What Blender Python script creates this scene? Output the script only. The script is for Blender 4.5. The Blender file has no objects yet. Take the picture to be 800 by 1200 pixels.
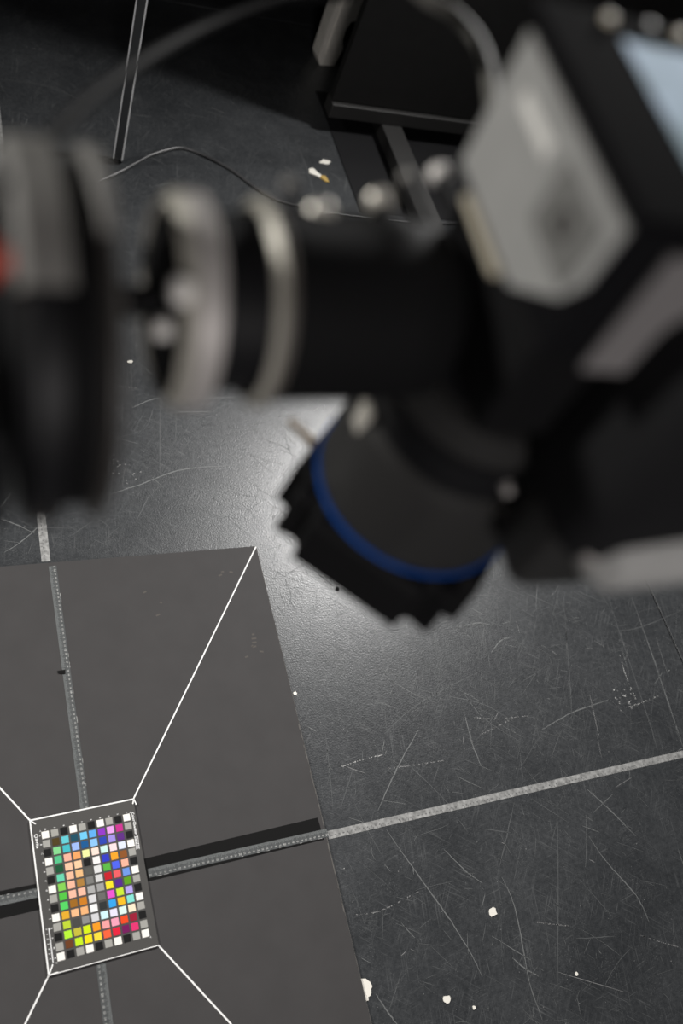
import bpy, bmesh, math, random
from mathutils import Vector, Matrix
scene = bpy.context.scene
COL = scene.collection
R = random.Random(7)

# ------------------------------------------------------------------ camera
cd = bpy.data.cameras.new('view_camera'); cam = bpy.data.objects.new('view_camera', cd); COL.objects.link(cam)
cd.sensor_fit = 'VERTICAL'; cd.sensor_height = 36.0; cd.lens = 1066.49 / 1200 * 36
cd.clip_start = 0.02; cd.clip_end = 60
RX = Vector((0.9134464630392014, -0.25098667795656593, 0.32034551136136863))
RY = Vector((-0.05559834315644452, -0.856753616115729, -0.5127202604815183))
RZ = Vector((0.40314313016509157, 0.45053182879604053, -0.796553003785579))
m = Matrix((RX, -RY, -RZ)).transposed().to_4x4(); m.translation = Vector((-0.2393, -0.3051, 1.9754))
cam.matrix_world = m
cd.dof.use_dof = True; cd.dof.focus_distance = 2.05; cd.dof.aperture_fstop = 2.15
scene.camera = cam

# ------------------------------------------------------------------ world, lamps, exposure
w = bpy.data.worlds.new('dark_studio'); scene.world = w; w.use_nodes = True
w.node_tree.nodes['Background'].inputs[0].default_value = (0.9, 0.95, 1.0, 1)
w.node_tree.nodes['Background'].inputs[1].default_value = 0.035
def lamp(name, loc, aim, power, size, col, spread=180):
    l = bpy.data.lights.new(name, 'AREA'); l.energy = power; l.shape = 'RECTANGLE'; l.size = size[0]; l.size_y = size[1]
    l.color = col; l.spread = math.radians(spread)
    o = bpy.data.objects.new(name, l); COL.objects.link(o); o.location = loc
    o.rotation_euler = (Vector(aim) - Vector(loc)).to_track_quat('-Z', 'Y').to_euler(); return o
lamp('right_copy_lamp', (1.97, 2.15, 2.2), (0.55, 0.3, 0), 50, (0.26, 0.26), (1.0, 0.985, 0.965), 115)
lamp('left_copy_lamp', (-2.2, 1.7, 2.2), (0.1, 0.0, 0), 31, (0.26, 0.26), (1.0, 0.975, 0.93), 95)
lamp('front_lamp', (-0.6, -2.6, 2.5), (0.1, 0.0, 0), 26, (0.7, 0.7), (1.0, 0.955, 0.94), 120)
vs = scene.view_settings
vs.view_transform = 'Standard'; vs.look = 'None'; vs.gamma = 1; vs.use_curve_mapping = False; vs.exposure = -0.18

# ------------------------------------------------------------------ materials
def lin(h):
    h = h.lstrip('#'); r = []
    for i in (0, 2, 4):
        c = int(h[i:i+2], 16) / 255; r.append(c / 12.92 if c <= 0.04045 else ((c + 0.055) / 1.055) ** 2.4)
    return (*r, 1)
def mat(name, col, rough=0.5, metal=0.0, spec=0.5, var=0.0, scale=40, bump=0.0, bscale=200, stretch=None):
    M = bpy.data.materials.new(name); M.use_nodes = True; nt = M.node_tree; b = nt.nodes['Principled BSDF']
    c = lin(col) if isinstance(col, str) else (*col, 1)
    b.inputs['Base Color'].default_value = c; b.inputs['Roughness'].default_value = rough
    b.inputs['Metallic'].default_value = metal; b.inputs['Specular IOR Level'].default_value = spec
    if var or bump:
        tc = nt.nodes.new('ShaderNodeTexCoord'); mp = nt.nodes.new('ShaderNodeMapping'); nt.links.new(tc.outputs['Object'], mp.inputs[0])
        if stretch: mp.inputs['Scale'].default_value = stretch
    if var:
        n = nt.nodes.new('ShaderNodeTexNoise'); n.inputs['Scale'].default_value = scale; n.inputs['Detail'].default_value = 6
        nt.links.new(mp.outputs[0], n.inputs['Vector'])
        r = nt.nodes.new('ShaderNodeValToRGB'); e = r.color_ramp.elements
        e[0].position = 0.3; e[1].position = 0.7
        e[0].color = (*[x * (1 - var) for x in c[:3]], 1); e[1].color = (*[min(1, x * (1 + var)) for x in c[:3]], 1)
        nt.links.new(n.outputs['Fac'], r.inputs[0]); nt.links.new(r.outputs[0], b.inputs['Base Color'])
    if bump:
        n2 = nt.nodes.new('ShaderNodeTexNoise'); n2.inputs['Scale'].default_value = bscale; n2.inputs['Detail'].default_value = 3
        nt.links.new(mp.outputs[0], n2.inputs['Vector'])
        bp = nt.nodes.new('ShaderNodeBump'); bp.inputs['Strength'].default_value = bump; bp.inputs['Distance'].default_value = 0.002
        nt.links.new(n2.outputs['Fac'], bp.inputs['Height']); nt.links.new(bp.outputs[0], b.inputs['Normal'])
    return M
def floor_mat():
    M = mat('black_floor', '#3a3c3e', rough=0.42, spec=0.5, bump=0.22, bscale=260); nt = M.node_tree; b = nt.nodes['Principled BSDF']
    mp = [n for n in nt.nodes if n.type == 'MAPPING'][0]
    n1 = nt.nodes.new('ShaderNodeTexNoise'); n1.inputs['Scale'].default_value = 3.0; n1.inputs['Detail'].default_value = 8; n1.inputs['Roughness'].default_value = 0.7
    n2 = nt.nodes.new('ShaderNodeTexNoise'); n2.inputs['Scale'].default_value = 85; n2.inputs['Detail'].default_value = 8; n2.inputs['Roughness'].default_value = 0.75
    nt.links.new(mp.outputs[0], n1.inputs['Vector']); nt.links.new(mp.outputs[0], n2.inputs['Vector'])
    mx = nt.nodes.new('ShaderNodeMath'); mx.operation = 'MULTIPLY'; nt.links.new(n1.outputs['Fac'], mx.inputs[0]); nt.links.new(n2.outputs['Fac'], mx.inputs[1])
    r = nt.nodes.new('ShaderNodeValToRGB'); e = r.color_ramp.elements
    e[0].position = 0.15; e[0].color = (0.0235, 0.0255, 0.028, 1); e[1].position = 0.38; e[1].color = (0.054, 0.057, 0.0605, 1)
    nt.links.new(mx.outputs[0], r.inputs[0]); prev = r.outputs[0]
    for k, (ang, sx, sy, lo) in enumerate(((35, 330, 9, 0.58), (-52, 300, 12, 0.58), (8, 380, 8, 0.58), (80, 360, 15, 0.59), (0, 300, 300, 0.56))):
        m1 = nt.nodes.new('ShaderNodeMapping'); m1.inputs['Rotation'].default_value = (0, 0, math.radians(ang)); nt.links.new(mp.outputs[0], m1.inputs[0])
        m2 = nt.nodes.new('ShaderNodeMapping'); m2.inputs['Scale'].default_value = (sx, sy, 1); m2.inputs['Location'].default_value = (k * 7.3, k * 3.1, 0); nt.links.new(m1.outputs[0], m2.inputs[0])
        ns = nt.nodes.new('ShaderNodeTexNoise'); ns.inputs['Scale'].default_value = 1.0; ns.inputs['Detail'].default_value = 3; nt.links.new(m2.outputs[0], ns.inputs['Vector'])
        mr = nt.nodes.new('ShaderNodeMapRange'); mr.inputs['From Min'].default_value = lo; mr.inputs['From Max'].default_value = lo + 0.13; mr.inputs['To Max'].default_value = 0.55; nt.links.new(ns.outputs['Fac'], mr.inputs[0])
        pat = nt.nodes.new('ShaderNodeTexNoise'); pat.inputs['Scale'].default_value = 6 + 3 * k; pat.inputs['Detail'].default_value = 5; nt.links.new(m1.outputs[0], pat.inputs['Vector'])
        pr = nt.nodes.new('ShaderNodeMapRange'); pr.inputs['From Min'].default_value = 0.42; pr.inputs['From Max'].default_value = 0.68; nt.links.new(pat.outputs['Fac'], pr.inputs[0])
        mm = nt.nodes.new('ShaderNodeMath'); mm.operation = 'MULTIPLY'; nt.links.new(mr.outputs[0], mm.inputs[0]); nt.links.new(pr.outputs[0], mm.inputs[1])
        mixn = nt.nodes.new('ShaderNodeMixRGB'); mixn.inputs[2].default_value = (0.135, 0.140, 0.142, 1); nt.links.new(mm.outputs[0], mixn.inputs[0]); nt.links.new(prev, mixn.inputs[1]); prev = mixn.outputs[0]
    nt.links.new(prev, b.inputs['Base Color'])
    rr = nt.nodes.new('ShaderNodeMapRange'); rr.inputs['To Min'].default_value = 0.25; rr.inputs['To Max'].default_value = 0.42
    nt.links.new(n2.outputs['Fac'], rr.inputs[0]); nt.links.new(rr.outputs[0], b.inputs['Roughness'])
    return M
FLOOR = floor_mat()
BOARD = mat('grey_card', (0.0495, 0.0472, 0.0474), rough=0.75, spec=0.25, var=0.05, scale=14, bump=0.05, bscale=400)
BOARD_EDGE = mat('card_edge', (0.10, 0.095, 0.09), rough=0.8, spec=0.2, var=0.4, scale=60)
VELVET = mat('black_tape', (0.006, 0.006, 0.006), rough=0.8, spec=0.15)
RULER = mat('ruler_grey', (0.062, 0.067, 0.068), rough=0.6, var=0.25, scale=120)
INK = mat('ruler_print', (0.18, 0.19, 0.19), rough=0.6, var=0.3, scale=300)
FTAPE = mat('dirty_white_tape', (0.25, 0.25, 0.245), rough=0.65, var=0.45, scale=90)
FTAPE_INK = mat('worn_tape_print', (0.13, 0.13, 0.13), rough=0.7, var=0.3, scale=200)
WHITE = mat('white_line', (0.85, 0.85, 0.84), rough=0.7)
CARD = mat('chart_card', (0.066, 0.064, 0.061), rough=0.55, spec=0.3)
NUMS = mat('ruler_numbers', (0.36, 0.36, 0.35), rough=0.7)
PRINT = mat('chart_print', (0.80, 0.80, 0.80), rough=0.7)
SCR = [mat('scratch_faint', (0.078, 0.082, 0.084), rough=0.6), mat('scratch_grey', (0.135, 0.14, 0.14), rough=0.6),
       mat('scratch_pale', (0.20, 0.20, 0.20), rough=0.7), mat('scratch_white', (0.42, 0.42, 0.41), rough=0.7)]
FLAKE = mat('paint_flake', (0.80, 0.77, 0.70), rough=0.8)
YELLOW = mat('ochre_scrap', (0.45, 0.30, 0.08), rough=0.7)
BLACK = mat('black_anodised', (0.007, 0.007, 0.008), rough=0.5, spec=0.25)
BLACK_M = mat('matt_black', (0.006, 0.006, 0.0065), rough=0.7, spec=0.12, bump=0.1, bscale=900)
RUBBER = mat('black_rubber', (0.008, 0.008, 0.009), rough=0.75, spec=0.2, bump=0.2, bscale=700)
DGREY = mat('dark_grey_metal', (0.024, 0.0235, 0.023), rough=0.5, spec=0.35)
WHEEL = mat('highlight_grey', (0.22, 0.213, 0.20), rough=0.5)
WHEELD = mat('wheel_dark', (0.045, 0.041, 0.038), rough=0.5)
BROWN = mat('brown_black_metal', (0.10, 0.09, 0.08), rough=0.45)
RIM = mat('satin_aluminium', (0.55, 0.52, 0.50), rough=0.5, metal=0.35)
CHAMF = mat('bright_chamfer', (0.50, 0.48, 0.42), rough=0.4, metal=0.3)
BEZEL = mat('flat_black', (0.008, 0.008, 0.009), rough=0.9, spec=0.03)
KWHITE = mat('glint_white', (0.92, 0.89, 0.85), rough=0.4)
BEIGE = mat('beige_metal', (0.52, 0.47, 0.36), rough=0.5)
PALE = mat('glint_pale', (0.70, 0.67, 0.60), rough=0.35, metal=0.4)
GREYBODY = mat('grey_housing', (0.37, 0.37, 0.36), rough=0.5, var=0.06, scale=30)
GREYFRONT = mat('grey_front', (0.20, 0.19, 0.19), rough=0.5)
BLUE = mat('blue_ring', (0.010, 0.085, 0.38), rough=0.3)
RED = mat('red_knob', (0.35, 0.035, 0.012), rough=0.5)
POLE = mat('pole_face', (0.055, 0.058, 0.062), rough=0.4, metal=0.5)
POLE_E = mat('pole_highlight', (0.85, 0.86, 0.87), rough=0.35, metal=0.1)
PANEL = mat('black_panel', (0.013, 0.0128, 0.0125), rough=0.6, spec=0.3, var=0.1, scale=20)
PANEL_L = mat('panel_rail', (0.026, 0.0255, 0.025), rough=0.5)
WHITEPOST = mat('offwhite_plastic', (0.86, 0.83, 0.76), rough=0.6, var=0.08, scale=20)
CABLE = mat('grey_cable', (0.05, 0.05, 0.052), rough=0.4)
def screen_mat():
    M = bpy.data.materials.new('lit_screen'); M.use_nodes = True; nt = M.node_tree; b = nt.nodes['Principled BSDF']
    b.inputs['Base Color'].default_value = (0.02, 0.02, 0.02, 1); b.inputs['Roughness'].default_value = 0.7; b.inputs['Specular IOR Level'].default_value = 0.05
    tc = nt.nodes.new('ShaderNodeTexCoord'); n = nt.nodes.new('ShaderNodeTexNoise'); n.inputs['Scale'].default_value = 22
    nt.links.new(tc.outputs['Object'], n.inputs['Vector'])
    r = nt.nodes.new('ShaderNodeValToRGB'); e = r.color_ramp.elements
    e[0].position = 0.35; e[0].color = (0.28, 0.36, 0.40, 1); e[1].position = 0.6; e[1].color = (0.46, 0.56, 0.68, 1)
    nt.links.new(n.outputs['Fac'], r.inputs[0]); nt.links.new(r.outputs[0], b.inputs['Emission Color']); b.inputs['Emission Strength'].default_value = 0.8
    return M
SCREEN = screen_mat()

# ------------------------------------------------------------------ helpers
def empty(name, label, cat, loc=(0, 0, 0), rz=0, group=None):
    o = bpy.data.objects.new(name, None); COL.objects.link(o); o.location = loc; o.rotation_euler = (0, 0, rz)
    o.empty_display_size = 0.05; o['label'] = label; o['category'] = cat
    if group: o['group'] = group
    return o
def obj(name, bm, material, parent=None, loc=None, smooth=False, label=None):
    if isinstance(bm, bmesh.types.BMesh):
        me = bpy.data.meshes.new(name); bm.normal_update(); bm.to_mesh(me); bm.free()
    else: me = bm
    if smooth:
        for p in me.polygons: p.use_smooth = True
        try: me.set_sharp_from_angle(angle=math.radians(35))
        except Exception: pass
    if material and not me.materials: me.materials.append(material)
    o = bpy.data.objects.new(name, me); COL.objects.link(o)
    if parent: o.parent = parent
    if loc: o.location = loc
    if label: o['label'] = label
    return o
def tag(o, label, cat, group=None):
    o['label'] = label; o['category'] = cat
    if group: o['group'] = group
    return o
def box(x0, x1, y0, y1, z0, z1, bev=0.0, seg=2, bm=None):
    b = bmesh.new(); bmesh.ops.create_cube(b, size=1.0)
    for v in b.verts: v.co = Vector(((x0 + x1) / 2 + v.co.x * (x1 - x0), (y0 + y1) / 2 + v.co.y * (y1 - y0), (z0 + z1) / 2 + v.co.z * (z1 - z0)))
    if bev: bmesh.ops.bevel(b, geom=b.edges[:], offset=bev, segments=seg, affect='EDGES', profile=0.5)
    if bm is not None: return join(bm, b)
    return b
def join(a, b):
    me = bpy.data.meshes.new('tmp'); b.to_mesh(me); b.free(); a.from_mesh(me); bpy.data.meshes.remove(me); return a
def lathe(profile, axis='Z', origin=(0, 0, 0), seg=64, closed=True):
    """profile: list of (t along axis, radius)"""
    bm = bmesh.new(); rings = []
    for t, r in profile:
        ring = []
        for i in range(seg):
            a = 2 * math.pi * i / seg; c, s = r * math.cos(a), r * math.sin(a)
            p = {'Z': (c, s, t), 'X': (t, c, s), 'Y': (s, t, c)}[axis]
            ring.append(bm.verts.new(Vector(p) + Vector(origin)))
        rings.append(ring)
    for k in range(len(rings) - 1):
        for i in range(seg):
            j = (i + 1) % seg; bm.faces.new((rings[k][i], rings[k][j], rings[k + 1][j], rings[k + 1][i]))
    if closed:
        bm.faces.new(rings[0][::-1]); bm.faces.new(rings[-1])
    else:
        for i in range(seg):
            j = (i + 1) % seg; bm.faces.new((rings[-1][i], rings[-1][j], rings[0][j], rings[0][i]))
    bmesh.ops.recalc_face_normals(bm, faces=bm.faces); return bm
def spline(pts, n=10):
    P = [Vector(p) for p in pts]; P = [P[0] * 2 - P[1]] + P + [P[-1] * 2 - P[-2]]; out = []
    for i in range(1, len(P) - 2):
        for k in range(n):
            t = k / n; a, b, c, d = P[i - 1:i + 3]
            out.append(0.5 * ((2 * b) + (c - a) * t + (2 * a - 5 * b + 4 * c - d) * t * t + (3 * b - a - 3 * c + d) * t ** 3))
    out.append(P[-2]); return out
def tube(pts, r, seg=10, n=10):
    path = spline(pts, n); bm = bmesh.new(); rings = []; up = Vector((0.1, 0.2, 1)).normalized()
    for i, p in enumerate(path):
        d = (path[min(i + 1, len(path) - 1)] - path[max(i - 1, 0)]).normalized()
        s = d.cross(up).normalized(); u = s.cross(d)
        rings.append([bm.verts.new(p + r * (math.cos(2 * math.pi * k / seg) * s + math.sin(2 * math.pi * k / seg) * u)) for k in range(seg)])
    for k in range(len(rings) - 1):
        for i in range(seg):
            j = (i + 1) % seg; bm.faces.new((rings[k][i], rings[k][j], rings[k + 1][j], rings[k + 1][i]))
    bm.faces.new(rings[0][::-1]); bm.faces.new(rings[-1]); bmesh.ops.recalc_face_normals(bm, faces=bm.faces); return bm
def prism(poly, z0, z1):
    bm = bmesh.new(); a = [bm.verts.new((x, y, z0)) for x, y in poly]; b = [bm.verts.new((x, y, z1)) for x, y in poly]
    n = len(poly)
    for i in range(n): bm.faces.new((a[i], a[(i + 1) % n], b[(i + 1) % n], b[i]))
    bm.faces.new(a[::-1]); bm.faces.new(b); bmesh.ops.recalc_face_normals(bm, faces=bm.faces); return bm
def strip(bm, a, b, wd, z0, z1):
    """thin raised bar from a to b"""
    a, b = Vector(a), Vector(b); d = (b - a).normalized(); n = Vector((-d.y, d.x)) * wd / 2
    q = [a - n, b - n, b + n, a + n]; lo = [bm.verts.new((p.x, p.y, z0)) for p in q]; hi = [bm.verts.new((p.x, p.y, z1)) for p in q]
    for i in range(4): bm.faces.new((lo[i], lo[(i + 1) % 4], hi[(i + 1) % 4], hi[i]))
    bm.faces.new(hi); bm.faces.new(lo[::-1])
def ribbon(bm, pts, wd, z, mi=0, jit=0.0):
    P = [Vector((x, y, 0)) for x, y in pts]; prev = None; n = len(P)
    for i, p in enumerate(P):
        d = (P[min(i + 1, n - 1)] - P[max(i - 1, 0)]).normalized(); nn = Vector((-d.y, d.x, 0))
        ww = wd * (0.35 + 0.65 * math.sin(math.pi * (i + 0.5) / n)) * R.uniform(0.7, 1.3)
        p = p + nn * R.gauss(0, jit)
        cur = (bm.verts.new((p.x - nn.x * ww / 2, p.y - nn.y * ww / 2, z)), bm.verts.new((p.x + nn.x * ww / 2, p.y + nn.y * ww / 2, z)))
        if prev: f = bm.faces.new((prev[0], cur[0], cur[1], prev[1])); f.material_index = mi
        prev = cur
def text_bm(bm, s, size, loc, rot):
    c = bpy.data.curves.new('t', 'FONT'); c.body = s; c.size = size; c.align_x = 'CENTER'; c.align_y = 'CENTER'; c.resolution_u = 1; c.offset = size * 0.03
    o = bpy.data.objects.new('t', c); COL.objects.link(o)
    dg = bpy.context.evaluated_depsgraph_get(); dg.update(); me = bpy.data.meshes.new_from_object(o.evaluated_get(dg))
    mm = Matrix.Translation(loc) @ Matrix.Rotation(rot, 4, 'Z'); me.transform(mm); bm.from_mesh(me)
    bpy.data.objects.remove(o); bpy.data.curves.remove(c); bpy.data.meshes.remove(me)

# ------------------------------------------------------------------ floor
floor = bpy.data.objects.new('floor', None); COL.objects.link(floor); floor['kind'] = 'structure'
JX, JY, g = 1.673, 3.09, 0.002
for x0, x1 in ((-4, JX), (JX, 6)):
    for y0, y1 in ((-4, JY), (JY, 6)):
        obj('floor_panel', box(x0 + g, x1 - g, y0 + g, y1 - g, -0.02, 0, 0.0015, 1), FLOOR, floor)
WALL = mat('dark_wall', (0.03, 0.03, 0.032), rough=0.8)
for nm, a in (('wall_back', (-4, 6, 6, 6.1, 0, 3.6)), ('wall_front', (-4, 6, -4.1, -4, 0, 3.6)), ('wall_left', (-4.1, -4, -4.1, 6.1, 0, 3.6)), ('wall_right', (6, 6.1, -4.1, 6.1, 0, 3.6)), ('ceiling', (-4.1, 6.1, -4.1, 6.1, 3.6, 3.7))):
    o = obj(nm, box(*a), WALL); o['kind'] = 'structure'
obj('subfloor', box(-4, 6, -4, 6, -0.05, -0.012), VELVET, floor)
SCRATCH = [(1, [(0.643, -0.019), (0.671, -0.086), (0.702, -0.157), (0.732, -0.226), (0.759, -0.302), (0.771, -0.356)]), (1, [(0.892, -0.174), (0.9, -0.227), (0.895, -0.289), (0.878, -0.391), (0.88, -0.467)]), (0, [(0.883, -0.167), (0.932, -0.1), (0.988, -0.02)]), (1, [(0.932, 0.204), (0.927, 0.138), (0.932, 0.071)]), (3, [(0.575, 0.138), (0.632, 0.145), (0.688, 0.148)]), (2, [(0.684, 0.114), (0.768, 0.11), (0.837, 0.108)]), (1, [(1.203, -0.027), (1.247, -0.089), (1.292, -0.161)]), (1, [(1.159, -0.135), (1.181, -0.199), (1.228, -0.288), (1.236, -0.348)]), (1, [(0.855, -0.338), (0.878, -0.365), (0.905, -0.387)]), (0, [(1.114, -0.022), (1.02, -0.243), (0.918, -0.468)]), (2, [(0.955, 0.198), (1.025, 0.184), (1.108, 0.179)]), (1, [(1.137, 0.138), (1.244, 0.167), (1.372, 0.184)]), (1, [(0.635, 0.026), (0.711, 0.111), (0.795, 0.192)]), (0, [(0.703, 0.196), (0.815, 0.254), (1.025, 0.317)]), (1, [(1.067, 0.359), (1.113, 0.39), (1.141, 0.393)]), (0, [(1.512, 0.475), (1.495, 0.33), (1.473, 0.109), (1.46, 0.029)]), (1, [(1.594, 0.467), (1.577, 0.281), (1.56, 0.132), (1.547, 0.026)]), (3, [(1.469, 0.308), (1.46, 0.245), (1.46, 0.171)]), (3, [(1.423, 0.155), (1.469, 0.16), (1.543, 0.172)]), (2, [(0.519, -0.174), (0.579, -0.179), (0.679, -0.161)]), (2, [(1.194, -0.367), (1.239, -0.391), (1.291, -0.417)]), (2, [(0.941, -0.282), (0.976, -0.295), (1.018, -0.308)]), (0, [(1.029, -0.338), (1.13, -0.356)]), (1, [(0.769, -0.087), (0.806, -0.142), (0.839, -0.177)]), (1, [(0.524, -0.329), (0.541, -0.369), (0.553, -0.392)]), (1, [(0.992, 0.442), (1.06, 0.446), (1.096, 0.436)]), (0, [(1.484, 0.371), (1.578, 0.373), (1.758, 0.408)]), (2, [(0.963, 0.154), (1.019, 0.168), (1.076, 0.182)]), (0, [(0.795, 0.302), (0.87, 0.274), (0.991, 0.228), (1.06, 0.173)]), (0, [(1.36, 0.491), (1.273, 0.247), (1.23, 0.135)]), (0, [(0.939, 0.293), (0.979, 0.196), (1.063, 0.116)]), (1, [(0.247, 1.172), (0.309, 1.2), (0.369, 1.21)]), (1, [(0.404, 1.204), (0.477, 1.203), (0.552, 1.206)]), (1, [(0.366, 1.156), (0.461, 1.155)]), (2, [(0.212, 1.244), (0.279, 1.236)]), (0, [(0.282, 1.333), (0.331, 1.266), (0.364, 1.214)]), (0, [(0.365, 1.171), (0.343, 1.044)]), (0, [(0.325, 1.193), (0.285, 0.946)]), (1, [(0.144, 0.902), (0.233, 0.929), (0.351, 0.969), (0.504, 0.976)]), (1, [(0.541, 1.095), (0.636, 1.13), (0.718, 1.144)]), (0, [(0.329, 1.45), (0.313, 1.349)]), (0, [(0.545, 2.196), (0.511, 2.001)]), (1, [(-0.11, 0.85), (-0.078, 0.833), (-0.037, 0.805)]), (1, [(-0.108, 0.759), (-0.066, 0.787), (-0.025, 0.825), (0.018, 0.881)]), (1, [(-0.108, 0.88), (-0.085, 0.912), (-0.062, 0.945)]), (2, [(0.106, 2.678), (0.158, 2.676)]), (2, [(0.03, 2.189), (0.071, 2.176)]), (0, [(0.016, 2.489), (0.147, 2.487), (0.218, 2.445)]), (0, [(0.206, 0.823), (0.25, 0.896)]), (0, [(1.003, 2.368), (1.01, 2.199), (1.004, 2.049)])]
bm = bmesh.new(); Z = 0.0003
for k, pts in SCRATCH:
    P = [(p.x, p.y) for p in spline([(x, y, 0) for x, y in pts], 8)]
    if k >= 2:      # broken, dotted scratches
        for i in range(len(P) - 1):
            for q in range(3):
                if R.random() < 0.6:
                    t = R.random(); x = P[i][0] * (1 - t) + P[i + 1][0] * t; y = P[i][1] * (1 - t) + P[i + 1][1] * t
                    dx, dy = P[i + 1][0] - P[i][0], P[i + 1][1] - P[i][1]; L = math.hypot(dx, dy) + 1e-9; s = R.uniform(0.001, 0.005)
                    ribbon(bm, [(x, y), (x + dx / L * s / 2, y + dy / L * s / 2), (x + dx / L * s, y + dy / L * s)], R.uniform(0.0015, 0.003), Z, k, 0.0005)
    else: ribbon(bm, P, 0.0026 if k else 0.0021, Z, k, 0.0004)
def area_ok(x, y): return not (-0.51 < x < 0.51 and -0.8 < y < 0.74)
n = 0
while n < 4200:
    x, y = R.uniform(-0.6, 2.2), R.uniform(-0.6, 2.7)
    if R.random() < 0.35: x, y = R.gauss(1.0, 0.35), R.gauss(0.7, 0.35)
    if not area_ok(x, y): continue
    n += 1; a = R.choice([R.uniform(0, math.pi), R.gauss(1.2, 0.3), R.gauss(2.5, 0.3)]); L = min(R.expovariate(1 / 0.035) + 0.006, 0.35)
    c = R.gauss(0, 1.2); P = []
    for i in range(7):
        P.append((x, y)); x += math.cos(a) * L / 6; y += math.sin(a) * L / 6; a += c * L / 6
    if not all(area_ok(*q) for q in P): continue
    ribbon(bm, P, R.uniform(0.0006, 0.0017), Z, R.choices([0, 1, 2], [0.84, 0.145, 0.015])[0], 0.0002)
for i in range(1800):
    x, y = R.uniform(-0.6, 2.2), R.uniform(-0.6, 2.8)
    if area_ok(x, y):
        s = R.uniform(0.0008, 0.0022); ribbon(bm, [(x, y), (x + s, y + R.uniform(-s, s))], s, Z, R.choices([1, 2, 3], [0.68, 0.27, 0.05])[0])
for cx, cy, nn, sp in ((1.43, 0.185, 22, 0.02), (0.17, 0.99, 18, 0.02), (0.21, 0.94, 8, 0.015), (0.155, 1.05, 10, 0.015)):
    for i in range(nn):
        x, y = R.gauss(cx, sp), R.gauss(cy, sp); s = R.uniform(0.002, 0.004); ribbon(bm, [(x, y), (x + s, y + R.uniform(-s, s))], s, Z, R.choice([2, 3]))
o = obj('scratch_marks', bm, None, floor)
for k in SCR: o.data.materials.append(k)
o['kind'] = 'stuff'

# ------------------------------------------------------------------ floor tapes
def tape_pattern(L, wd, side):
    bm = bmesh.new()
    for i in range(int(L / 0.01)):
        x = 0.01 * i + 0.005
        if R.random() < 0.75: strip(bm, (x, side * wd * 0.10), (x + R.uniform(0.002, 0.0045), side * wd * 0.10), 0.003 * R.uniform(0.6, 1.2), 0.0005, 0.0007)
        if R.random() < 0.5: strip(bm, (x + 0.004, side * wd * 0.32), (x + 0.0055, side * wd * 0.32), wd * 0.25, 0.0005, 0.0007)
    return bm
t = empty('floor_tape', 'worn white measuring tape on the floor running right from the grey board', 'tape', (0.5035, -0.0040, 0), math.radians(0.62))
obj('tape_strip', box(0, 2.9, -0.0088, 0.0088, 0.0001, 0.0005), FTAPE, t)
o = obj('tape_print', tape_pattern(2.9, 0.0176, -1), FTAPE_INK, t); o['kind'] = 'stuff'
t = empty('floor_tape', 'worn white measuring tape on the floor running away above the grey board', 'tape', (-0.0185, 0.7275, 0), math.radians(90 - 0.45))
obj('tape_strip', box(0, 2.3, -0.010, 0.010, 0.0001, 0.0005), FTAPE, t)
o = obj('tape_print', tape_pattern(2.3, 0.02, 1), FTAPE_INK, t); o['kind'] = 'stuff'

# ------------------------------------------------------------------ grey board
BT = 0.005
board = empty('grey_board', 'large dark grey card board lying on the black floor under the colour chart', 'board')
obj('board_panel', prism([(-0.5, -0.72), (0.499, -0.72), (0.4975, -0.3), (0.4985, 0.0), (0.4955, 0.7245), (-0.5, 0.718)], 0.0002, BT), BOARD, board)
bm = bmesh.new(); y = -0.72
while y < 0.72:
    h = R.uniform(0.004, 0.02); wdt = R.uniform(0.0008, 0.0022) * (1.8 if (-0.17 < y < 0.25) else 0.6)
    xx = 0.4985 if y < 0.1 else 0.4985 - 0.003 * (y / 0.7245)
    strip(bm, (xx - wdt / 2, y), (xx - wdt / 2, min(y + h, 0.722)), wdt, BT, BT + 0.0003); y += h
o = obj('frayed_edge', bm, BOARD_EDGE, board); o['kind'] = 'stuff'
for s in (1, -1):
    if s == 1: q = [(0.095, 0.0262), (0.095, -0.0188), (0.4905, -0.0118), (0.4875, 0.0365)]
    else: q = [(-0.095, 0.0215), (-0.49, 0.0255), (-0.49, -0.031), (-0.095, -0.0262)]
    obj('black_strip', prism(q, BT, BT + 0.0003), VELVET, board)
for a, b in (((0.0985, 0.1490), (0.4945, 0.7225)), ((0.1045, -0.1390), (0.4970, -0.7190)), ((-0.1075, 0.1425), (-0.499, 0.7165)), ((-0.1010, -0.1430), (-0.499, -0.7190))):
    bm = bmesh.new(); strip(bm, a, b, 0.0031, BT, BT + 0.0008); obj('guide_line', bm, WHITE, board, label='white diagonal guide line')
bm = bmesh.new(); rr = random.Random(3)
for cx, cy, nn, sp in ((0.43, 0.46, 7, 0.02), (0.22, 0.60, 3, 0.02), (0.40, 0.66, 3, 0.01)):
    for i in range(nn):
        x, y = rr.gauss(cx, sp), rr.gauss(cy, sp); strip(bm, (x, y), (x + rr.uniform(0.004, 0.012), y + rr.uniform(-0.004, 0.004)), 0.004, BT, BT + 0.0001)
o = obj('scuff_marks', bm, mat('scuff', (0.075, 0.067, 0.060), rough=0.8), board); o['kind'] = 'stuff'

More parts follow.
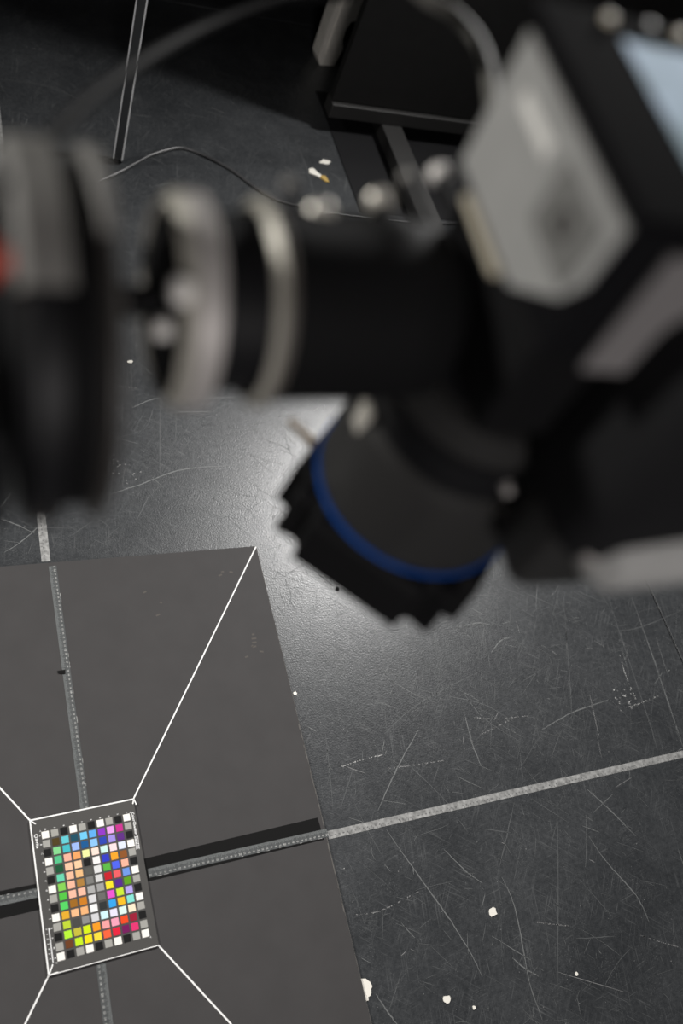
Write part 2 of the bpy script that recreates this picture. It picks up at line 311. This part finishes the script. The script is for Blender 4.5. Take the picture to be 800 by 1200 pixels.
def ruler(label, loc, rot, n0, n1, flaw=False):
    t = empty('ruler_tape', label, 'ruler', loc, rot)
    obj('ruler_strip', box(n0 * 0.01 - 0.004, n1 * 0.01 + 0.002, -0.0088, 0.0088, 0, 0.0004), RULER, t)
    bm = bmesh.new()
    for k in range(n0 * 5, n1 * 5 + 1):
        x = k * 0.002; L = 0.0085 if k % 5 == 0 else (0.0060 if R.random() < 0.8 else 0.004)
        strip(bm, (x, 0.0086), (x, 0.0086 - L), 0.0007, 0.0004, 0.0006)
    o = obj('scale_ticks', bm, INK, t); o['kind'] = 'stuff'
    bm = bmesh.new()
    for k in range(n0, n1 + 1):
        text_bm(bm, str(k), 0.0068 if k % 10 == 0 else 0.0050, Vector((k * 0.01, -0.0042, 0.0006)), 0)
    o = obj('scale_numbers', bm, NUMS, t, label='white centimetre numbers'); o['kind'] = 'stuff'
    bm = bmesh.new()
    for k in range(10):
        x = R.uniform(n0, n1) * 0.01; strip(bm, (x, -0.0087), (x + R.uniform(0.003, 0.014), -0.0087), R.uniform(0.0005, 0.0012), 0.0004, 0.0006)
    o = obj('worn_edge', bm, NUMS, t); o['kind'] = 'stuff'
ruler('grey ruler tape on black strip running right from the colour chart', (0.0, -0.0045, BT + 0.0003), math.radians(0.6), 11, 50)
ruler('grey ruler tape on black strip running left from the colour chart', (0.0, 0.0055, BT + 0.0003), math.radians(180 + 0.3), 11, 49)
ruler('grey ruler tape on bare board running up from the colour chart', (0.0, 0.0, BT), math.radians(90 + 0.5), 15, 71)
ruler('grey ruler tape on bare board running down from the colour chart', (-0.0070, 0.0, BT), math.radians(270 + 0.1), 15, 71)

# ------------------------------------------------------------------ colour chart
CT0, CT1 = BT + 0.0009, 0.0092
chart = empty('colour_chart', 'dark grey colour checker card with rows of small coloured patches', 'colour chart')
obj('card', prism([(-0.1072, 0.1413), (-0.1000, -0.1428), (0.1050, -0.1388), (0.0975, 0.1463)], CT0, CT1), CARD, chart)
W_, G_, K_ = '#f6f4ee', '#a3a29d', '#0e0e0e'
ROWS = [
 [W_,G_,K_,W_,G_,K_,W_,G_,K_,W_],
 [G_,'#4a3a12','#5ec4cf','#0e4a5e','#6cc5ee','#5aa8ea','#8a2fc0','#e3a0e6','#c22a8a',G_],
 [K_,'#7fd08a','#3fb5c0','#98b5f8','#0a5590','#88c0f5','#2440b0','#9c8be0','#5a2580',K_],
 [W_,'#4fbd85','#f5ae98','#f0a060','#e5e9a0','#f8dcd0','#c8ece6','#f8dade','#dce4f8',W_],
 [G_,'#0d5030','#f8c0a0','#f8c8a0',K_,'#eeeaea','#2c35c0','#f5a020','#8a5020',G_],
 [K_,'#62cca8','#f0b898','#e8b880','#555551','#dcdcdc','#55b040','#4a60e8','#f5b098',K_],
 [W_,'#7fca50','#f0b49a','#a87a38','#777775','#d0d0d0','#c01020','#e85a60','#6a92e0',W_],
 [G_,'#4fc040','#f4b8a0','#f8b8a0','#a8a8a8','#9a9a9a','#f5dd20','#50208a','#5a9a10',G_],
 [K_,'#50d060','#9a6518','#c87a18','#d5d5d8','#666664','#e050c8','#c0e030','#b0a0e8',K_],
 [W_,'#e0a828','#f5b888','#f0b078','#eeeef0','#2a2e2e','#30a0e8','#f0b818','#80dcd0',W_],
 [G_,'#b8d030','#444442','#888888','#d0d0d4','#cceef4','#e4e0f4','#d8f2ea','#f8e4c8',G_],
 [K_,'#b0ec30','#c0b838','#d0e800','#f59818','#f8a0a0','#f8a0b8','#e84818','#981030',K_],
 [G_,'#6a3a18','#c0e818','#f8e000','#f8d838','#f06038','#e01838','#700a58','#e03070',G_],
 [W_,K_,G_,W_,K_,G_,W_,K_,G_,W_]]
c00, c09, c130, c139 = [Vector(v) for v in ((-0.0825, 0.1094), (0.0789, 0.1131), (-0.0771, -0.1175), (0.0829, -0.1128))]
def grid(i, j):
    u, v = j / 9, i / 13
    return (c00 * (1 - u) + c09 * u) * (1 - v) + (c130 * (1 - u) + c139 * u) * v
CA = math.radians(1.45)      # the card lies slightly turned
pm = bpy.data.meshes.new('colour_patch'); b_ = box(-0.0069, 0.0069, -0.0069, 0.0069, 0, 0.0005); b_.to_mesh(pm); b_.free()
pm.materials.append(CARD); pmats = {}
for i in range(14):
    for j in range(10):
        h = ROWS[i][j]
        if h not in pmats: pmats[h] = mat('patch_' + h[1:], tuple(x * 0.9 for x in lin(h)[:3]), rough=0.6, spec=0.25)
        o = bpy.data.objects.new('colour_patch', pm); COL.objects.link(o); o.parent = chart
        p = grid(i, j); o.location = (p.x, p.y, CT1); o.rotation_euler = (0, 0, CA)
        o.material_slots[0].link = 'OBJECT'; o.material_slots[0].material = pmats[h]
ZP = CT1 + 0.0002
bm = bmesh.new(); r90 = -math.pi / 2 + CA
for j in range(10):
    p = grid(0, j); text_bm(bm, str(10 - j), 0.0042, Vector((p.x + 0.0005, p.y + 0.0105, ZP)), r90)
for i in range(14):
    p = grid(i, 0); text_bm(bm, 'ABCDEFGHIJKLMN'[i], 0.0042, Vector((p.x - 0.0105, p.y, ZP)), r90)
o = obj('patch_letters', bm, PRINT, chart); o['kind'] = 'stuff'
bm = bmesh.new(); p = grid(1.45, 9)
text_bm(bm, 'ColorChecker', 0.0078, Vector((p.x + 0.0130, p.y + 0.011, ZP)), r90)
strip(bm, (p.x + 0.0100, p.y - 0.0145), (p.x + 0.0096, p.y - 0.0415), 0.0010, CT1, ZP); strip(bm, (p.x + 0.0162, p.y - 0.0145), (p.x + 0.0158, p.y - 0.0415), 0.0010, CT1, ZP)
text_bm(bm, 'Digital SG', 0.0062, Vector((p.x + 0.0130, p.y - 0.028, ZP)), r90)
obj('chart_title', bm, PRINT, chart, label='white printed lettering ColorChecker Digital SG')
bm = bmesh.new(); p = grid(0, 0)
for k in range(10):
    a, b = 2 * math.pi * k / 10, 2 * math.pi * (k + 1) / 10
    strip(bm, (p.x - 0.0175 + 0.0032 * math.cos(a), p.y + 0.001 + 0.0032 * math.sin(a)), (p.x - 0.0175 + 0.0032 * math.cos(b), p.y + 0.001 + 0.0032 * math.sin(b)), 0.0014, CT1, ZP)
text_bm(bm, 'x-rite', 0.0085, Vector((p.x - 0.0168, p.y - 0.0135, ZP)), r90)
obj('maker_logo', bm, PRINT, chart, label='white printed ring mark and x-rite lettering')
bm = bmesh.new(); a, b = grid(9.9, 0), grid(13.4, 0)
strip(bm, (a.x - 0.0150, a.y), (b.x - 0.0150, b.y), 0.0020, CT1, ZP)
for k in range(7):
    q = a.lerp(b, (k + 0.15) / 7); text_bm(bm, str(k), 0.0042, Vector((q.x - 0.0195, q.y, ZP)), r90)
    for s in (0, 0.5): q2 = a.lerp(b, (k + s) / 7); strip(bm, (q2.x - 0.0165, q2.y), (q2.x - 0.0135, q2.y), 0.0006, CT1, ZP)
for i, j, sx, sy in ((0, 0, -1, 1), (0, 9, 1, 1), (13, 0, -1, -1), (13, 9, 1, -1)):
    q = grid(i, j); x, y = q.x + sx * 0.0088, q.y + sy * 0.0088
    strip(bm, (x - 0.0016, y), (x + 0.0016, y), 0.0006, CT1, ZP); strip(bm, (x, y - 0.0016), (x, y + 0.0016), 0.0006, CT1, ZP)
obj('scale_bar', bm, PRINT, chart, label='pale printed scale bar with small figures')
# white taped outline round the card, with the overrunning corner ticks
TL, TR, BR, BL = (-0.1087, 0.1427), (0.0985, 0.1480), (0.1053, -0.1397), (-0.1017, -0.1442)
for a, b, wd in ((TL, TR, 0.0028), (TL, BL, 0.0026), (BL, BR, 0.0014)):
    bm = bmesh.new(); strip(bm, a, b, wd, BT, CT1 + 0.0004); obj('white_edge', bm, WHITE, chart)
for (x, y), dx, dy in ((TL, 0.010, -0.009), (TR, -0.0035, -0.010), (TR, 0.0035, -0.0125), (BL, 0.009, 0.017), (BL, 0.017, 0.0015)):
    bm = bmesh.new(); strip(bm, (x, y), (x + dx, y + dy), 0.0024, CT1, CT1 + 0.0007); obj('corner_tick', bm, WHITE, chart)

# ------------------------------------------------------------------ debris on the floor
def flake(label, x, y, r, seed, group=None, material=FLAKE, name='paint_flake', sx=1.0, rot=0.0, cat='paint flake'):
    q = random.Random(seed); poly = []
    for k in range(11):
        a = 2 * math.pi * k / 11; rr = r * q.uniform(0.72, 1.15); px, py = rr * math.cos(a) * sx, rr * math.sin(a)
        poly.append((px * math.cos(rot) - py * math.sin(rot), px * math.sin(rot) + py * math.cos(rot)))
    o = obj(name, prism(poly, 0.0004, 0.0016), material, None, (x, y, 0)); return tag(o, label, cat, group)
flake('largest round white paint flake on the floor below the right tape', 0.8419, -0.2397, 0.0105, 1)
flake('oval white paint flake near the bottom edge of the picture', 0.6752, -0.376, 0.0085, 2)
flake('tiny white paint flake just right of the oval flake near the bottom', 0.731, -0.4062, 0.0042, 3)
flake('tiny white paint flake on the floor at lower right', 0.9988, -0.4041, 0.0045, 4)
o = obj('paint_flake', prism([(0, 0.020), (0.010, 0.0175), (0.018, 0.009), (0.020, 0.001), (0.016, -0.004), (0.015, -0.009), (0.011, -0.015), (0.006, -0.016), (0.005, -0.022), (-0.002, -0.022)], 0.0004, 0.0016), FLAKE, None, (0.5000, -0.3141, 0))
tag(o, 'torn cream paint flake touching the right edge of the grey board', 'paint flake')
flake('small white speck of paint on the floor left of centre beneath the arm', 0.2628, 1.3283, 0.0055, 6, sx=1.5)
flake('small white paint speck beside the upper right edge of the board', 0.506, 0.3257, 0.0055, 7)
flake('dark chip on the bright floor under the lens hood', 0.6862, 0.5857, 0.006, 8, material=VELVET, cat='debris', name='dark_chip')
flake('white paper scrap on the dark floor behind the arm', 1.0933, 2.2553, 0.013, 9, sx=1.9, rot=0.2, cat='scrap', name='paper_scrap')
t = empty('wood_scrap', 'cream and ochre scrap on the dark floor beside the thin cable', 'scrap', (1.0389, 2.1726, 0))
obj('cream_end', prism([(-0.026, 0.012), (-0.022, 0.034), (-0.004, 0.040), (0.006, 0.022), (0.018, 0.006), (0.010, -0.006), (-0.008, 0.004)], 0.0004, 0.004), FLAKE, t)
obj('ochre_end', prism([(0.018, 0.006), (0.034, 0.004), (0.040, -0.026), (0.028, -0.026), (0.010, -0.006)], 0.0004, 0.004), YELLOW, t)
o = obj('black_sliver', prism([(-0.008, -0.003), (0.006, -0.006), (0.007, 0.004), (-0.010, 0.003)], 0.0001, 0.0012), VELVET, None, (-0.013, 0.449, BT + 0.0006)); tag(o, 'black sliver lying on the upper ruler tape', 'debris')

# ------------------------------------------------------------------ background: post, cable, panel, white post
t = empty('steel_post', 'slim square metal post with bright edges standing on the black floor', 'post', (0.343, 2.15, 0), math.radians(-13.4))
obj('post_core', box(-0.0138, 0.0138, -0.0138, 0.0138, 0.018, 1.9), POLE, t)
for sx in (-1, 1):
    for sy in (-1, 1):
        obj('edge_highlight', box(sx * 0.0135 - 0.0022, sx * 0.0135 + 0.0022, sy * 0.0135 - 0.0022, sy * 0.0135 + 0.0022, 0.018, 1.9, 0.001, 2), POLE_E, t)  # pale strips put the post's edge highlights into the colour
obj('foot', lathe([(0, 0.013), (0.004, 0.016), (0.012, 0.016), (0.019, 0.011)], seg=32), BLACK_M, t, smooth=True)
cp = [(0.05, 2.03), (0.15, 2.015), (0.2279, 2.0253), (0.2688, 2.042), (0.3418, 2.0945), (0.4036, 2.1469), (0.4668, 2.197), (0.5595, 2.2403), (0.6291, 2.2214), (0.7208, 2.159), (0.7936, 2.0773), (0.8721, 2.021), (1.0502, 1.9833), (1.161, 1.9743), (1.34, 1.97), (1.60, 1.99)]
o = obj('floor_cable', tube([(x, y, 0.0055) for x, y in cp], 0.005), CABLE, smooth=True); tag(o, 'thin dark cable snaking over the floor in front of the steel post', 'cable')
t = empty('display_stand', 'black freestanding panel on floor rails at the top of the picture', 'panel stand', (0, 2.44, 0.0045))
obj('panel', box(1.128, 2.9, 0.0, 0.035, 0.115, 1.5, 0.003), PANEL, t)
obj('bottom_rail', box(1.128, 2.9, -0.018, 0.050, 0.058, 0.112, 0.003), PANEL_L, t)
for x in (1.345, 2.60):
    f = obj('foot_rail', box(x, x + 0.085, -0.95, 0.30, 0.006, 0.058, 0.003), PANEL_L, t)
    for y in (-0.9, 0.25): obj('foot_pad', lathe([(0, 0.016), (0.007, 0.016)], origin=(x + 0.0425, y, 0), seg=20), BLACK_M, f)
o = obj('shade_sheet', box(1.160, 3.0, 2.005, 2.66, 0.0002, 0.004, 0.001, 1), RUBBER); tag(o, 'thin black sheet standing in for shade under the freestanding black panel', 'shade sheet')  # added dark sheet, stands in for the shade round the panel stand
t = empty('white_post', 'off white plastic upright with chamfered foot behind the black panel', 'post', (1.245, 2.865, 0), math.radians(8))
prof = [(-0.045, 0.03), (-0.028, 0.0), (0.038, 0.0), (0.050, 0.07), (0.036, 0.11), (0.034, 0.15), (0.045, 0.185), (0.062, 0.19), (0.062, 1.4), (-0.045, 1.4)]
bm = bmesh.new(); a = [bm.verts.new((x, -0.03, z)) for x, z in prof]; b = [bm.verts.new((x, 0.03, z)) for x, z in prof]
for i in range(len(prof)): bm.faces.new((a[i], a[(i + 1) % len(prof)], b[(i + 1) % len(prof)], b[i]))
bm.faces.new(a); bm.faces.new(b[::-1]); bmesh.ops.recalc_face_normals(bm, faces=bm.faces)
obj('upright', bm, WHITEPOST, t)
obj('knob', lathe([(-0.028, 0.030), (0.02, 0.030)], axis='Y', origin=(0.066, 0, 0.13), seg=24), BLACK_M, t)
obj('rib', box(-0.020, -0.012, -0.033, -0.029, 0.05, 1.4), WHITEPOST, t)

# ------------------------------------------------------------------ copy stand and geared head (out of focus, near)
AY, AZ = 0.0017, 1.65
st = empty('copy_stand', 'black horizontal copy stand arm entering the picture from the left', 'copy stand', (-0.80, -0.04, 0))
obj('column', box(-0.04, 0.04, -0.04, 0.04, 0.03, 2.1, 0.004), BLACK, st)
obj('base_plate', box(-0.16, 0.16, -0.25, 0.25, 0.0, 0.03, 0.004), BLACK_M, st)
obj('arm', box(0.03, 0.588, -0.055, 0.030, 1.600, 1.672, 0.008, 3), BLACK, st)
hd = empty('geared_head', 'black geared camera head with large round wheels on the left arm', 'camera head', (0, 0, 0))
WC = (0, -0.020, 1.646)
def rim_ring(x0, x1, r, c, name, material, ch=0.004, parent=hd, rin=0.0):
    return obj(name, lathe([(x0, r - ch), (x0 + ch * 0.6, r), (x1 - ch * 0.6, r), (x1, r - ch)], 'X', (0, c[1], c[2]), 96), material, parent, smooth=True)
rim_ring(-0.2080, -0.1880, 0.083, WC, 'wheel_flange', BLACK, 0.007)
rim_ring(-0.1875, -0.1785, 0.076, WC, 'wheel_groove', BLACK_M, 0.001)
rim_ring(-0.1775, -0.1705, 0.082, WC, 'wheel_rim', WHEELD, 0.004)
def arc_ring(prof, c, a0, a1, n=48):
    bm = bmesh.new(); rings = []
    for i in range(n + 1):
        a = math.radians(a0 + (a1 - a0) * i / n); rings.append([bm.verts.new((x, c[1] + r * math.cos(a), c[2] + r * math.sin(a))) for x, r in prof])
    m_ = len(prof)
    for i in range(n):
        for k in range(m_): bm.faces.new((rings[i][k], rings[i][(k + 1) % m_], rings[i + 1][(k + 1) % m_], rings[i + 1][k]))
    bm.faces.new(rings[0]); bm.faces.new(rings[-1][::-1]); bmesh.ops.recalc_face_normals(bm, faces=bm.faces); return bm
obj('wheel_highlight', arc_ring([(-0.2095, 0.078), (-0.2060, 0.0845), (-0.1895, 0.0845), (-0.1895, 0.0832), (-0.2050, 0.0832), (-0.2085, 0.076)], WC, 5, 118), WHEEL, hd, smooth=True, label='grey arc standing in for the highlight on the upper wheel')  # added grey arc, paints the lit crescent on the black flange
obj('rim_highlight', arc_ring([(-0.1785, 0.0800), (-0.1765, 0.0838), (-0.1710, 0.0838), (-0.1710, 0.0822), (-0.1770, 0.0822)], WC, 35, 102), WHEEL, hd, smooth=True, label='grey arc standing in for the highlight on the wheel rim')  # added grey arc, paints the lit top of the second rim
obj('axle', lathe([(-0.169, 0.0080), (-0.136, 0.0080)], 'X', (0, 0.001, 1.65), 24), BLACK_M, hd, smooth=True)
AC = (0, AY, AZ)
rim_ring(-0.1360, -0.1305, 0.0455, AC, 'collar_face', BLACK_M, 0.004)
obj('collar_rim', lathe([(-0.1310, 0.0515), (-0.1190, 0.0515), (-0.1175, 0.0490), (-0.1305, 0.0430)], 'X', (0, AY, AZ), 96, closed=False), RIM, hd, smooth=True)
obj('collar_chamfer', lathe([(-0.1370, 0.0462), (-0.1310, 0.0516), (-0.1310, 0.0440)], 'X', (0, AY, AZ), 96, closed=False), CHAMF, hd, smooth=True)
rim_ring(-0.1305, -0.0890, 0.0435, AC, 'collar_barrel', BLACK, 0.001)
obj('flange_rim', lathe([(-0.0900, 0.0514), (-0.0860, 0.0514), (-0.0840, 0.0490), (-0.0900, 0.0440)], 'X', (0, AY, AZ), 96, closed=False), BROWN, hd, smooth=True)
obj('flange_chamfer', lathe([(-0.0945, 0.0470), (-0.0900, 0.0515), (-0.0900, 0.0440)], 'X', (0, AY, AZ), 96, closed=False), CHAMF, hd, smooth=True)
obj('pivot_block', lathe([(-0.0845, 0.0470), (-0.0825, 0.0485), (-0.020, 0.0485), (0.005, 0.046), (0.010, 0.042)], 'X', (0, AY, AZ), 64), BLACK_M, hd, smooth=True)
def knob(x, y0, y1, z, r, material=PALE):
    k = obj('clamp_knob', lathe([(y0, r * 0.6), (y1 - r * 1.2, r * 0.6)], 'Y', (x, 0, z), 20), BLACK_M, hd, smooth=True)
    obj('glint_cap', lathe([(y1 - r * 1.3, r * 0.8), (y1 - r, r), (y1 - r * 0.3, r), (y1, r * 0.7)], 'Y', (x, 0, z), 24), material, k, smooth=True)  # pale cap colour stands in for a blurred glint
knob(-0.0713, 0.020, 0.0470, 1.690, 0.0042, WHEEL)
knob(-0.0603, 0.010, 0.0285, 1.690, 0.0078)
knob(-0.0237, 0.020, 0.0420, 1.690, 0.0070, PALE)
knob(-0.0007, 0.025, 0.0620, 1.690, 0.0042, WHEEL)
knob(0.0210, 0.030, 0.0690, 1.690, 0.0060, KWHITE)
for x, y, z, r in ((-0.1390, -0.0180, 1.6525, 0.0050), (-0.1390, -0.0300, 1.6900, 0.0060)):
    obj('glint_screw', lathe([(-0.004, r * 0.7), (-0.003, r), (0.001, r), (0.004, r * 0.8)], 'X', (x, y, z), 20), KWHITE, hd, smooth=True)  # white colour paints the glints on the collar face
for x, y, z, r in ((-0.2105, -0.020, 1.715, 0.003),):
    obj('dial_screw', lathe([(-0.004, r * 0.7), (-0.003, r), (0.002, r)], 'X', (x, y, z), 20), DGREY, hd, smooth=True)
obj('release_knob', lathe([(-0.012, 0.009), (-0.010, 0.011), (0.008, 0.011), (0.009, 0.006), (0.014, 0.006)], 'X', (-0.2215, -0.026, 1.700), 28), RED, hd, smooth=True, label='red release knob')
o = obj('black_cable', tube([(-0.232, 0.0, 1.672), (-0.2195, -0.0188, 1.7), (-0.2094, -0.0152, 1.722), (-0.1983, 0.0113, 1.715), (-0.1835, 0.0557, 1.695), (-0.1517, 0.1375, 1.66), (-0.109, 0.2134, 1.635), (-0.0556, 0.2812, 1.62), (0.0122, 0.3323, 1.62), (0.1101, 0.3894, 1.63), (0.12, 0.5, 1.75), (0.12, 0.52, 2.4), (0.12, 0.52, 3.598)], 0.0042), BLACK_M, smooth=True); tag(o, 'thick black out-of-focus cable curving over the floor at top left', 'cable')

# ------------------------------------------------------------------ copy camera (looks straight down)
YAW = -math.atan2(0.0605, 0.9982)
cm = empty('studio_camera', 'grey and black studio camera pointing down with large lens and blue ring', 'camera', (0.0091, -0.0850, 0), YAW)
ZT, ZB = 1.79, 1.714
bk = obj('digital_back', box(0.0005, 0.118, 0.0005, 0.132, ZB, ZT, 0.004, 3), BEZEL, cm)
bm = bmesh.new(); poly = [(0.004, -0.003), (0.130, -0.003), (0.130, -0.075), (0.043, -0.075), (0.012, -0.050), (0.004, -0.034)]
a = [bm.verts.new((-0.0015, y, ZT + z)) for y, z in poly]; b = [bm.verts.new((0.0015, y, ZT + z)) for y, z in poly]
for i in range(6): bm.faces.new((a[i], a[(i + 1) % 6], b[(i + 1) % 6], b[i]))
bm.faces.new(a); bm.faces.new(b[::-1]); bmesh.ops.recalc_face_normals(bm, faces=bm.faces)
sp = obj('side_plate', bm, GREYBODY, cm, label='pale grey side plate')
obj('port_cover', box(-0.0026, -0.0014, 0.012, 0.056, ZT - 0.046, ZT - 0.012, 0.0008), mat('port_grey', (0.18, 0.18, 0.172), rough=0.6), sp, label='darker square port cover')
obj('port_ring', lathe([(-0.0034, 0.0065), (-0.0025, 0.007), (-0.0025, 0.003), (-0.0034, 0.0035)], 'X', (0, 0.034, ZT - 0.029), 32, closed=False), WHEELD, sp, smooth=True)
obj('pale_bar', box(-0.0023, -0.0014, 0.070, 0.108, ZT - 0.025, ZT - 0.017, 0.0004), mat('pale_plate', (0.85, 0.84, 0.80), rough=0.5), sp)  # pale raised bar along the upper side plate
obj('edge_trim', box(-0.0040, 0.002, 0.056, 0.110, ZB - 0.007, ZB - 0.002, 0.0015), BEIGE, cm, label='beige metal strip under the side plate')
obj('screen_bezel', box(0.004, 0.118, 0.004, 0.150, ZT, ZT + 0.003, 0.001), BEZEL, cm)
obj('screen', box(0.045, 0.112, 0.030, 0.128, ZT + 0.003, ZT + 0.0036), SCREEN, cm, label='lit pale blue camera screen')
for x, y, k in ((0.043, 0.1420, BEIGE), (0.067, 0.1430, DGREY), (0.086, 0.1430, BEIGE)):
    obj('button', lathe([(0, 0.0032), (0.002, 0.0032), (0.003, 0.0024)], origin=(x, y, ZT + 0.003), seg=20), k, cm, smooth=True)  # beige tone puts the glints on the buttons into their colour
fp = obj('front_plate', box(0.022, 0.20, -0.0045, 0.0005, ZB - 0.002, ZT - 0.008, 0.002), GREYFRONT, cm, label='grey front plate')
obj('mount_block', box(0.006, 0.112, 0.010, 0.128, 1.640, ZB, 0.006, 3), BLACK_M, cm)
obj('hand_grip', box(0.046, 0.235, -0.060, 0.030, 1.612, ZB + 0.046, 0.022, 5), RUBBER, cm, smooth=True)
obj('grip_bar', lathe([(0.0, 0.010), (0.004, 0.018), (0.012, 0.025), (0.19, 0.031)], 'X', (0, 0, 0), 40), GREYBODY, cm, (0.064, -0.046, 1.620), True, label='light grey grip bar').rotation_euler = (0, math.radians(-13), 0)
obj('bar_screw', lathe([(-0.006, 0.0042), (0.003, 0.0042), (0.006, 0.0042)], 'X', (0.0625, -0.055, 1.629), 20), RIM, cm, smooth=True)
obj('grip_bracket', box(0.050, 0.108, -0.044, 0.000, 1.562, 1.640, 0.012, 4), DGREY, cm, smooth=True)
LC = (0.0512, 0.0721)
def lp(prof, name, material, parent=cm, closed=True, label=None): return obj(name, lathe(prof, 'Z', (LC[0], LC[1], 0), 96, closed), material, parent, smooth=True, label=label)
lens = lp([(1.500, 0.069), (1.502, 0.0715), (1.560, 0.0700), (1.572, 0.0675), (1.576, 0.062)], 'lens_barrel', DGREY)
lp([(1.5012, 0.0718), (1.5012, 0.0736), (1.4986, 0.0736), (1.4986, 0.0700)], 'blue_ring', BLUE, lens, False, 'blue ring round the lens')
lp([(1.575, 0.060), (1.578, 0.062), (1.600, 0.061), (1.603, 0.056)], 'aperture_ring', BLACK, lens)
lp([(1.603, 0.058), (1.605, 0.060), (1.628, 0.059), (1.630, 0.052)], 'focus_ring', DGREY, lens)
lp([(1.628, 0.050), (1.642, 0.050)], 'lens_mount', BLACK, lens)
obj('barrel_glint', box(-0.0705, -0.0655, -0.006, 0.006, 1.562, 1.582, 0.001), PALE, lens, (LC[0], LC[1], 0))  # added pale tab, paints the highlight on the barrel's left edge
for a, zz, r in ((-88, 1.592, 0.0640), (-84, 1.575, 0.0690)):
    obj('lens_glint', lathe([(-0.003, 0.0038), (0.0022, 0.0038), (0.0032, 0.0025)], 'X', (0, 0, 0), 16), RIM, lens, (LC[0] + r * math.cos(math.radians(a)), LC[1] + r * math.sin(math.radians(a)), zz), True).rotation_euler = (0, 0, math.radians(a))  # small light discs added as the glints beside the lens
poly = []
for q in range(4):
    base = 90 * q - 45 + 3.46
    def P(a, r): poly.append((r * math.cos(math.radians(base + a)), r * math.sin(math.radians(base + a))))
    P(-29, 0.088); P(29, 0.088)
    for a, r in ((31, 0.0845), (33.5, 0.0805), (36, 0.0795), (39, 0.082), (42, 0.0875), (44, 0.0905), (46, 0.0905), (48, 0.0875), (51, 0.082), (54, 0.0795), (56.5, 0.0805), (59, 0.0845)): P(a, r)
def hood():
    bm = bmesh.new(); n = len(poly); rings = []
    for z, k, rc in ((1.448, 1.0, 0), (1.490, 0.975, 0), (1.4965, 0.93, 0), (1.4970, 0, 0.058), (1.4915, 0, 0.058), (1.488, 0.91, 0), (1.448, 0.965, 0)):
        rings.append([bm.verts.new((x * k, y * k, z) if k else (rc * x / math.hypot(x, y), rc * y / math.hypot(x, y), z)) for x, y in poly])
    for q in range(len(rings)):
        A, B = rings[q], rings[(q + 1) % len(rings)]
        for i in range(n): bm.faces.new((A[i], A[(i + 1) % n], B[(i + 1) % n], B[i]))
    bmesh.ops.recalc_face_normals(bm, faces=bm.faces); return bm
obj('lens_hood', hood(), BLACK_M, lens, (LC[0], LC[1], 0))
lp([(1.4960, 0.0605), (1.4935, 0.0605)], 'front_glass', mat('lens_glass', (0.01, 0.01, 0.02), rough=0.05), lens)
o = obj('camera_cable', tube([(0.0, 0.48, 3.598), (-0.02, 0.47, 2.6), (-0.03, 0.42, 2.0), (-0.02, 0.1821, 1.76), (0.0096, 0.1883, 1.735), (0.0369, 0.1842, 1.72), (0.0529, 0.1721, 1.72), (0.0612, 0.1499, 1.72), (0.0588, 0.122, 1.72), (0.0496, 0.0836, 1.72), (0.045, 0.045, 1.735)], 0.0042), mat('grey_cord', (0.15, 0.145, 0.13), rough=0.55), smooth=True); tag(o, 'pale grey out-of-focus cord rising from behind the camera', 'cable')
obj('hood_peg', lathe([(-0.022, 0.0045), (0.002, 0.003), (0.006, 0.003), (0.009, 0.002)], 'X', (0, 0, 0), 16), mat('brass_peg', (0.25, 0.17, 0.09), rough=0.4), lens, (LC[0] - 0.0590, LC[1] + 0.0780, 1.452), True).rotation_euler = (0, 0, math.radians(127))
# ------------------------------------------------------------------ groups of alike things
for o in COL.objects:
    k = o.name.split('.')[0]
    g_ = {'floor_tape': 'measuring tapes stuck on the floor', 'ruler_tape': 'ruler tapes round the colour chart', 'paint_flake': 'paint flakes on the black floor'}.get(k)
    if g_ and o.parent is None: o['group'] = g_
